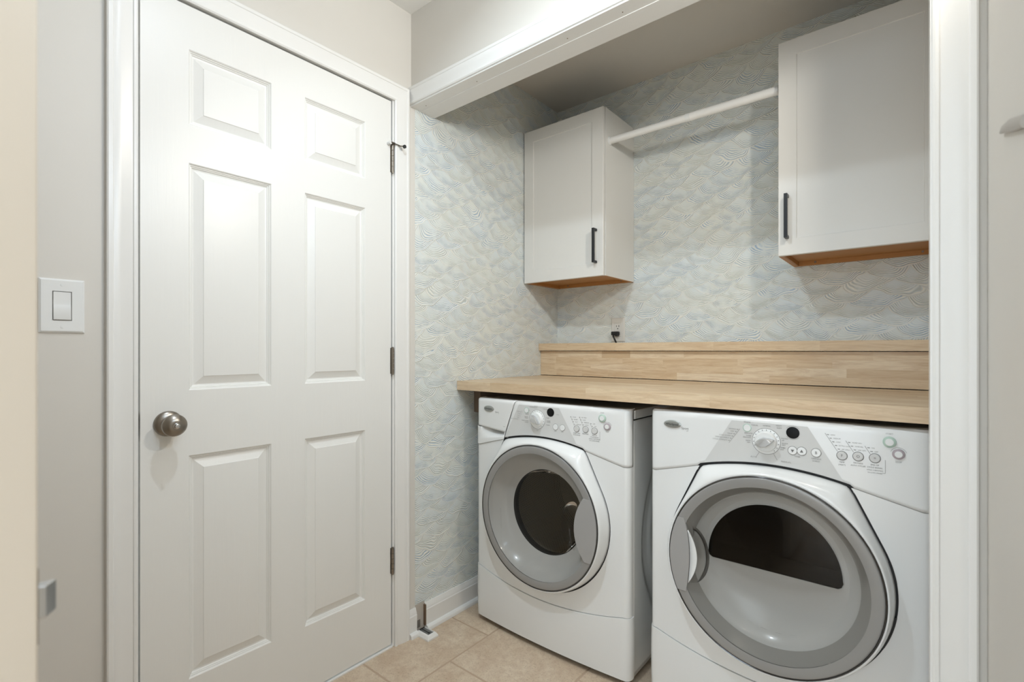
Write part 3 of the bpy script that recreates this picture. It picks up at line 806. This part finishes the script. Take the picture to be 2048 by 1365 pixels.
    add('outer_band', lathe(c0, 1, [(1.4340, 0.2552), (1.4285, 0.2550), (1.4264, 0.2536), (1.4258, 0.2505), (1.4266, 0.236), (1.4282, 0.2280)], 96, (False, False)), grey_plastic, dring, smooth=50, label='grey outer band of the door')
    if washer:
        cone = [(1.4310, 0.2285), (1.436, 0.226), (1.450, 0.218), (1.472, 0.200), (1.489, 0.180), (1.4965, 0.163), (1.500, 0.1572)]
        add('window_rim', lathe(c0, 1, [(1.500, 0.1572), (1.506, 0.1568), (1.530, 0.156)], 96, (False, False)), rubber, dring, smooth=50, label='dark rim of the round window')
        add('door_bowl', lathe(c0, 1, cone, 96, (False, False)), white_plastic, dring, smooth=50, label='pale sloping inner ring')
        add('window_bowl', lathe(c0, 1, [(1.510, 0.1555), (1.530, 0.150), (1.575, 0.132), (1.600, 0.105), (1.612, 0.06), (1.615, 0.0)], 64, (False, False)), clear_glass, dring, smooth=60, label='clear glass window bowl')
        add('rubber_gasket', lathe(c0, 1, [(1.508, 0.1575), (1.515, 0.172), (1.540, 0.176), (1.545, 0.190), (1.560, 0.235)], 64, (False, False)), rubber, t, smooth=50)
        bm = bmesh.new(); uvl = bm.loops.layers.uv.new('UVMap'); N = 96; prof = [(1.560, 0.225), (1.570, 0.242), (1.90, 0.242), (1.93, 0.225)]
        rings = [[bm.verts.new((r_*math.cos(2*PI*k/N), y_, ZC+r_*math.sin(2*PI*k/N))) for k in range(N)] for y_, r_ in prof]
        for j in range(3):
            for k in range(N):
                q = (rings[j][k], rings[j][(k+1) % N], rings[j+1][(k+1) % N], rings[j+1][k]); f = bm.faces.new(q)
                for lp_, (uu, vv) in zip(f.loops, ((k/N, j/3), ((k+1)/N, j/3), ((k+1)/N, (j+1)/3), (k/N, (j+1)/3))): lp_[uvl].uv = (uu, prof[round(vv*3)][0]*3)
        f = bm.faces.new(rings[-1])
        for lp_ in f.loops: lp_[uvl].uv = (lp_.vert.co.x*1.2, lp_.vert.co.z*5)
        dm = add('drum', bm, drum_m, t, smooth=50, label='perforated steel drum')
        for k in range(3):
            a = 0.5+k*2*PI/3; bm = bmesh.new(); loops = []
            for y_, h in ((1.58, 0.02), (1.62, 0.05), (1.85, 0.05), (1.90, 0.02)):
                loops.append([((0.241-rr_)*math.cos(a+da), y_, ZC+(0.241-rr_)*math.sin(a+da)) for da, rr_ in ((-0.16, 0), (-0.05, h), (0.05, h), (0.16, 0))])
            vl = loft(bm, loops, closed=False); cap(bm, vl[0]); cap(bm, vl[-1]); add('baffle', bm, grey_metal, dm, smooth=40)
    else:
        add('inner_ring', lathe(c0, 1, [(1.4310, 0.2285), (1.437, 0.225), (1.452, 0.214), (1.468, 0.2055)], 96, (False, False)), dark_inner, dring, smooth=40, label='darker grey ring inside the outer band')
        cone = [(1.468, 0.2055), (1.474, 0.204), (1.482, 0.198), (1.496, 0.186), (1.500, 0.180)]
        add('door_bowl', lathe(c0, 1, cone, 96, (False, False)), white_plastic, dring, smooth=40, label='pale sloping inner ring')
        # back of the door: half round window above, scooped half below
        def D(r_, zf, rc=0.022, n=40):
            pts = []; ha = math.asin((zf-ZC)/r_) if abs(zf-ZC) < r_ else 0
            for i in range(n+1):
                a = ha+0.13+(PI-2*ha-0.26)*i/n; pts.append((r_*math.cos(a), ZC+r_*math.sin(a)))
            xe = r_*math.cos(ha+0.13); 
            left = [(-xe-0.001, ZC+r_*math.sin(ha+0.13)-0.006), (-xe+0.003, zf+0.005), (-xe+0.012, zf)]
            right = [(xe-0.012, zf), (xe-0.003, zf+0.005), (xe+0.001, ZC+r_*math.sin(ha+0.13)-0.006)]
            flat = [(-(xe-0.012)*math.cos(PI*i/60), zf) for i in range(1, 60)]
            return pts+left+flat+right
        ZF = 0.500
        win = D(0.166, ZF); out = []
        for u, z in win:
            a = math.atan2(z-ZC-0.03, u); 
            k = 0.1
            while math.hypot(u*k, 0) < 1 and math.hypot(u*k, (z-ZC-0.03)*k+0.03) < 0.1805: k += 0.004
            out.append((u*k, ZC+0.03+(z-ZC-0.03)*k))
        bm = bmesh.new(); loops = []
        for j in range(17):
            k = j/16; L = []
            for (u, z), (U, Z_) in zip(out, win):
                uu, zz = u+(U-u)*k, z+(Z_-z)*k
                dep = 0.0
                if zz < ZF: dep = 0.042*math.sin(PI*min(1, max(0, (ZF-zz)/0.30)))**0.8*max(0, 1-(math.hypot(uu, zz-ZC)/0.1800)**2)**0.8
                L.append((uu, 1.500+dep-(0.004*max(0, (k-0.85)/0.15)), zz))
            loops.append(L)
        loft(bm, loops)
        add('door_back', bm, white_plastic, dring, smooth=50, label='moulded pale back of the door')
        bm = bmesh.new(); w2 = [(u, 1.4975, z) for u, z in win]; w3 = [(u, 1.503, z) for u, z in win]
        vl = loft(bm, [w3, w2]); cap(bm, vl[-1])
        add('window', bm, thin_glass('dark_window_glass', (96, 96, 98)), dring, smooth=0, label='half round dark window')
        bm = bmesh.new(); vl = loft(bm, [[(u*1.0, 1.504, z) for u, z in win], [(u*1.1, 1.62, z+0.0) for u, z in win]]); 
        add('window_tunnel', bm, mat('dark_tunnel', (60, 60, 60), 0.4), dring, smooth=50)
        bm = lathe(c0, 1, [(1.60, 0.26), (1.61, 0.30), (2.10, 0.30), (2.12, 0.0)], 64, (False, False))
        add('drum', bm, mat('dryer_drum', (70, 70, 72), 0.35, metal=0.6), t, smooth=50)
    # handle
    bm = bmesh.new(); sg = 1 if washer else -1; th0 = math.radians(24.5); n = 24
    ii = (0.203, 0.168, 0.208) if washer else (0.214, 0.198, 0.208)
    out, inn = [], []
    for i in range(n+1):
        k = -1+2*i/n; a = th0*k; z = ZC+0.2545*math.sin(a); out.append((sg*0.2545*math.cos(a), z))
        ui = ii[1]+(((ii[2] if k < 0 else ii[0])-ii[1])*abs(k)**2.0); inn.append((sg*ui, z))
    L = [[(u, 1.436, z) for u, z in out+inn[::-1]], [(u, 1.4252, z) for u, z in out+inn[::-1]]]
    vl = loft(bm, L)
    for row in range(n):
        A = vl[1]; m_ = 2*(n+1)
        bm.faces.new((A[row], A[row+1], A[m_-2-row], A[m_-1-row]))
    for v in vl[1]: v.co.y = 1.4248-0.0012*math.cos((v.co.z-ZC)/0.11)
    hd = add('handle', bm, handle_grey, dring, smooth=35, label='grey crescent door handle')
    if not washer:
        bm = bmesh.new(); inn2 = [(sg*(abs(u)-0.0015), z) for u, z in inn if abs(z-ZC+0.003) < 0.078]
        zs = [z for u, z in inn2]; zm, zh = (zs[0]+zs[-1])/2, (zs[-1]-zs[0])/2
        bm = bmesh.new(); L1 = [(u, 1.4262, z) for u, z in inn2]; L2 = [(sg*(abs(u)-0.019*(1-((z-zm)/zh)**2)-0.001), 1.4262, z) for u, z in inn2]
        L3 = [(u, 1.4330, z) for u, _, z in L2]
        loft(bm, [L1, L2, L3], closed=False); add('finger_grip', bm, white_plastic, hd, smooth=30, solid=0.002, label='white finger grip behind the handle')
    bm = bmesh.new(); cu_ = sg*(0.165 if washer else 0.196)
    def scoop(a, b):
        th = (-0.5+a)*PI; r_ = 1-b
        return (cu_-sg*0.053*r_*math.cos(th), 1.4305+0.030*math.sqrt(max(0, 1-r_*r_)), ZC+0.004+0.083*r_*math.sin(th))
    patch(bm, scoop, 24, 8, 0)
    add('finger_scoop', bm, thin_glass('scoop_glass', (240, 239, 238), 0.08, 1.3), hd, smooth=60, label='clear dished finger recess')
    # tinted pane over everything
    add('glass_pane', lathe(c0, 1, [(1.4300, 0.2283), (1.4288, 0.20), (1.4275, 0.15), (1.4265, 0.08), (1.4262, 0.001)], 96, (False, True)), smoke_glass, dring, smooth=60, label='smoky grey outer door glass')
    # ---- console fittings
    ku, kz = (-0.018, 0.862) if washer else (-0.005, 0.862)
    kr = 0.034
    k0 = add('cycle_knob', disc(ku, kz, [(0.0, kr), (0.0015, kr), (0.002, kr-0.001), (0.002, 0.0275), (0.012, 0.026), (0.014, 0.0245)], 48), white_plastic, cp, label='white round cycle knob')
    # wing grip of the knob
    bm = bmesh.new(); ang = math.radians(-35 if washer else 18); loops = []
    for h, sc_ in ((0.013, 1.0), (0.025, 0.96), (0.0275, 0.84)):
        L = []
        for i in range(36):
            a = 2*PI*i/36; r1 = 0.0245*sc_; x_, y_ = r1*math.cos(a), r1*math.sin(a)*0.50
            if x_ > 0: y_ *= (1-0.55*(x_/r1)); 
            x2, y2 = x_*math.cos(ang)-y_*math.sin(ang), x_*math.sin(ang)+y_*math.cos(ang)
            L.append(Ms(ku+x2, kz+y2, h))
        loops.append(L)
    vl = loft(bm, loops); cap(bm, vl[0]); cap(bm, vl[-1]); add('knob_grip', bm, mat('knob_silver', (208, 209, 209), 0.25, metal=0.6), k0, smooth=50)
    su, sz = (-0.069, 0.892) if washer else (-0.053, 0.894)
    add('indicator_window', disc(su, sz, [(0.0005, 0.0115), (0.001, 0.0115), (0.0012, 0.0105)]), green_ring, cp, label='pale green ringed sensor light')
    add('indicator_window', disc(su, sz, [(0.001, 0.0092), (0.0018, 0.009)]), white_plastic, cp)
    lu, lz = (0.0415, 0.893) if washer else (0.0585, 0.892)
    add('display', disc(lu, lz, [(0.0005, 0.0155), (0.0014, 0.0155), (0.0016, 0.0145)]), black_gloss, cp, label='black round display')
    ptxt = bmesh.new(); pd = bmesh.new(); O = 0.0008
    add_b = lambda u, z, m=white_plastic, r_=0.0102: add('button', disc(u, z, [(0.0004, r_), (0.002, r_), (0.0026, r_-0.001)]), m, cp if u < 0.13 else t)
    grp = [(0.150, 0.844), (0.185, 0.845), (0.219, 0.843)] if washer else [(0.166, 0.846), (0.199, 0.848), (0.232, 0.848)]
    bts = [(0.063, 0.842), (0.092, 0.842)] if washer else [(0.058, 0.845), (0.079, 0.846), (0.111, 0.846)]
    for u, z in bts: add_b(u, z); ringstroke(pd, u, z, 0.0112, 0.0009)
    for u, z in grp: add_b(u, z, grey_panel); ringstroke(pd, u, z, 0.0112, 0.0011)
    pu, pz_ = (0.248, 0.889) if washer else (0.260, 0.890)
    add('power_button', disc(pu, pz_, [(0.0003, 0.0135), (0.003, 0.013), (0.0045, 0.0105), (0.0048, 0.009)]), green_ring, t, label='pale green ringed round button')
    add('button_cap', disc(pu, pz_, [(0.0045, 0.0085), (0.0055, 0.008)]), white_plastic, t)
    ringstroke(pd, pu, pz_, 0.0045, 0.0008)
    pu2, pz2 = (0.266, 0.862) if washer else (0.277, 0.863)
    add('pause_button', disc(pu2, pz2, [(0.0003, 0.0125), (0.003, 0.012), (0.0042, 0.0095), (0.0045, 0.008)]), red_ring, t, label='mauve ringed round button')
    add('button_cap', disc(pu2, pz2, [(0.004, 0.0078), (0.005, 0.0073)]), white_plastic, t)
    ringstroke(pd, pu2, pz2, 0.0040, 0.0008); ringstroke(ptxt, pu2, pz2, 0.0155, 0.0007, 0.3, PI-0.3)
    # printing
    T = lambda s_, size, u, z, al='CENTER', b=ptxt: text_mesh(b, s_, size, u, z, O, al)
    TP = lambda s_, size, u, z, al='CENTER', b=ptxt: text_mesh(b, s_, size, u, z, O+0.0005, al)
    ringstroke(pd, ku, kz, kr+0.0012, 0.0008)
    for k in range(14):
        a = math.radians(205-k*19.5); r0, r1 = 0.0292, 0.0322
        q = [(ku+r0*math.cos(a), kz+r0*math.sin(a)), (ku+r1*math.cos(a), kz+r1*math.sin(a))]
        stroke(pd, q, 0.0016, 0.0026)
    if washer:
        for s_, du, dzz, al in (('HEAVY', -0.006, 0.048, 'CENTER'), ('DUTY', -0.006, 0.0425, 'CENTER'), ('NORMAL', -0.024, 0.044, 'CENTER'), ('CASUAL', 0.026, 0.041, 'LEFT'), ('DELICATE', -0.035, 0.030, 'RIGHT'),
                            ('SUPER', -0.040, 0.020, 'RIGHT'), ('WASH', -0.040, 0.015, 'RIGHT'), ('QUICK', -0.043, 0.006, 'RIGHT'), ('WASH', -0.043, 0.001, 'RIGHT'), ('RINSE & SPIN', -0.042, -0.009, 'RIGHT'), ('DRAIN', -0.042, -0.015, 'RIGHT'),
                            ('SOAK', 0.041, 0.010, 'LEFT'), ('HAND', 0.043, -0.001, 'LEFT'), ('WASH', 0.043, -0.006, 'LEFT'), ('CLEAN', 0.040, -0.016, 'LEFT'), ('OFF', 0.001, -0.041, 'CENTER')):
            TP(s_, 0.0055, ku+du, kz+dzz, al)
        for i, s_ in enumerate(('SENSING', 'WASH', 'RINSE', 'SPIN', 'ADD A GARMENT')): TP(s_, 0.0042, -0.098-0.0058*i*0.6, 0.885-0.0075*i, 'RIGHT')
        stroke(ptxt, [(-0.094, 0.889), (-0.113, 0.852)], 0.0007); stroke(ptxt, [(-0.088, 0.889), (-0.107, 0.852)], 0.0005)
        for (u, z), names, lab in ((grp[0], ('MEDIUM', 'HOT', 'WARM', 'COLD'), ('WASH TEMP', 'WASH/RINSE')), (grp[1], ('HIGH', 'MEDIUM', 'LOW', 'NO SPIN'), ('SPIN SPEED',)), (grp[2], ('ON', 'OFF'), ('END OF', 'CYCLE SIGNAL', 'HOLD 3 SECONDS', 'TO LOCK PANEL'))):
            n_ = len(names)
            stroke(ptxt, [(u-0.009, z+0.009), (u-0.009-0.0062*n_*0.62, z+0.012+0.0085*(n_-0.4))], 0.0008)
            for i, s_ in enumerate(names): T(s_, 0.0050, u-0.001-0.0050*i, z+0.0155+0.0082*i, 'LEFT'); stroke(ptxt, [(u-0.010-0.0050*i, z+0.0155+0.0082*i), (u-0.006-0.0050*i, z+0.0155+0.0082*i)], 0.0016)
            for i, s_ in enumerate(lab): T(s_, 0.0050, u, z-0.0155-0.0062*i, b=pd)
        stroke(ptxt, [(grp[2][0]+0.020, grp[2][1]), (grp[2][0]+0.020, grp[2][1]-0.030)], 0.0007)
        TP('ADD', 0.0045, 0.063, 0.827); TP('TIME', 0.0045, 0.092, 0.827); TP('LOCK', 0.0042, 0.072, 0.887); T('START', 0.0045, pu, pz_+0.018); T('STOP', 0.0045, pu2, pz2-0.018)
        T('Sport', 0.009, -0.222, 0.872, b=pd); T('HT', 0.004, -0.213, 0.866)
        T('MAX', 0.005, -0.182, 0.818)
    else:
        for s_, du, dzz, al in (('NORMAL', 0.002, 0.042, 'CENTER'), ('CASUAL', -0.020, 0.041, 'RIGHT'), ('HEAVY', 0.031, 0.045, 'CENTER'), ('DUTY', 0.032, 0.039, 'CENTER'), ('DELICATE', -0.034, 0.0175, 'RIGHT'),
                            ('SUPER', -0.037, 0.0105, 'RIGHT'), ('DELICATE', -0.038, 0.0055, 'RIGHT'), ('DAMP', -0.039, -0.003, 'RIGHT'), ('DRY', -0.039, -0.008, 'RIGHT'),
                            ('TOUCH', 0.036, 0.0120, 'LEFT'), ('UP', 0.038, 0.0070, 'LEFT'), ('QUICK', 0.038, -0.0005, 'LEFT'), ('DRY', 0.038, -0.0055, 'LEFT'), ('TIMED', 0.034, -0.0125, 'LEFT'), ('DRY', 0.034, -0.0175, 'LEFT')):
            TP(s_, 0.0046, ku+du, kz+dzz, al, b=pd)
        TP('AUTO', 0.0058, ku-0.031, kz-0.046); TP('MANUAL', 0.0058, ku+0.048, kz-0.049)
        stroke(ptxt, [(ku-0.017, kz-0.031), (ku-0.025, kz-0.045)], 0.0008, 0.0012); stroke(ptxt, [(ku+0.018, kz-0.031), (ku+0.027, kz-0.047)], 0.0008, 0.0012)
        for i, s_ in enumerate(('SENSING', 'WET', 'DAMP', 'COOL DOWN', 'WRINKLE SHIELD', 'CYCLE COMPLETE')):
            TP(s_, 0.0050, -0.082-0.0046*i, 0.887-0.0067*i, 'RIGHT')
            stroke(ptxt, [(-0.080-0.0046*i, 0.887-0.0067*i), (-0.076-0.0046*i, 0.887-0.0067*i)], 0.0018, 0.0012)
        stroke(ptxt, [(-0.072, 0.889), (-0.101, 0.847)], 0.0008, 0.0012)
        for (u, z), names, lab in ((grp[0], ('AIR ONLY', 'EXTRA LOW', 'LOW', 'MEDIUM', 'HIGH'), ('TEMP', '(HEAT)')), (grp[1], ('LESS DRY', 'NORMAL', 'MORE DRY'), ('DRYNESS', 'AUTO CYCLES')), (grp[2], ('OFF', 'ON'), ('END OF', 'CYCLE SIGNAL', 'HOLD 3 SECONDS', 'TO LOCK PANEL'))):
            n_ = len(names)
            stroke(ptxt, [(u-0.009, z+0.009), (u-0.009-0.0054*n_, z+0.013+0.0085*(n_-0.3))], 0.0009)
            for i, s_ in enumerate(names):
                T(s_, 0.0041, u-0.001-0.0058*i, z+0.0155+0.0085*i, 'LEFT'); stroke(ptxt, [(u-0.009-0.0058*i, z+0.0155+0.0085*i), (u-0.004-0.0058*i, z+0.0155+0.0085*i)], 0.0018)
            for i, s_ in enumerate(lab): T(s_, 0.0046 if i < 2 else 0.0038, u, z-0.0165-0.0064*i, b=pd)
        stroke(ptxt, [(grp[2][0]+0.020, grp[2][1]-0.002), (grp[2][0]+0.020, grp[2][1]-0.034), (grp[2][0]+0.014, grp[2][1]-0.034)], 0.0008)
        TP('TIMER', 0.0050, 0.069, 0.8305); TP('WRINKLE', 0.0052, 0.111, 0.8305); TP('SHIELD', 0.0052, 0.111, 0.8245)
        for (u, z), up in ((bts[0], -1), (bts[1], 1)):
            q = [Ms(u-0.004, z-0.003*up, 0.0030), Ms(u+0.004, z-0.003*up, 0.0030), Ms(u, z+0.0045*up, 0.0030)]; pd.faces.new([pd.verts.new(p) for p in q])
        text_mesh(pd, 'B', 0.010, bts[2][0], bts[2][1], 0.0030); 
        for (u, z), s_ in zip(grp, ('F', 'O', '=')): text_mesh(pd, s_, 0.009, u, z, 0.0030)
        text_mesh(ptxt, 'START', 0.0050, pu, pz_+0.0195, O); text_mesh(ptxt, 'STOP', 0.0050, pu2, pz2-0.019, O)
        T('SENSOR', 0.0048, su, sz+0.0155, b=pd) 
        T('Sport', 0.010, -0.229, 0.8735, b=pd); T('HT', 0.0045, -0.221, 0.866)
        ringstroke(ptxt, lu, lz, 0.018, 0.0007, PI+0.6, 2*PI-0.6); ringstroke(ptxt, lu, lz, 0.018, 0.0007, 0.6, PI-0.6)
    add('printed_lettering', ptxt, ink, t, smooth=0, fix=False, kind='stuff', label='fine grey lettering and tick marks on the console')
    add('printed_lettering', pd, ink_dark, t, smooth=0, fix=False, kind='stuff', label='dark grey lettering and button outlines on the console')
    # oval emblem with brand lettering
    eu, ez = -0.268, 0.883
    bm = bmesh.new(); loops = []
    for h, k in ((0.0004, 1.0), (0.003, 1.0), (0.0042, 0.9), (0.0048, 0.6)):
        loops.append([Ms(eu+0.0275*k*math.cos(2*PI*i/40), ez+0.0115*k*math.sin(2*PI*i/40), h) for i in range(40)])
    vl = loft(bm, loops); cap(bm, vl[0]); cap(bm, vl[-1])
    em = add('emblem', bm, emblem_m, t, smooth=50, label='silver oval brand emblem')
    bm = bmesh.new(); text_mesh(bm, 'Whirlpool', 0.0098, eu, ez-0.0005, 0.0054); ringstroke(bm, eu-0.014, ez+0.001, 0.007, 0.0009, 0.4, 2.6)
    for v in bm.verts: v.co.y -= 0.0002
    add('emblem_lettering', bm, rubber, em, smooth=0, fix=False)
    return t
machine('washer', 0.447, -0.010, 'white front loading washing machine on the left with a round window and dispenser drawer')
machine('dryer', 1.204, 0.0, 'white front loading clothes dryer on the right with a half round dark window')
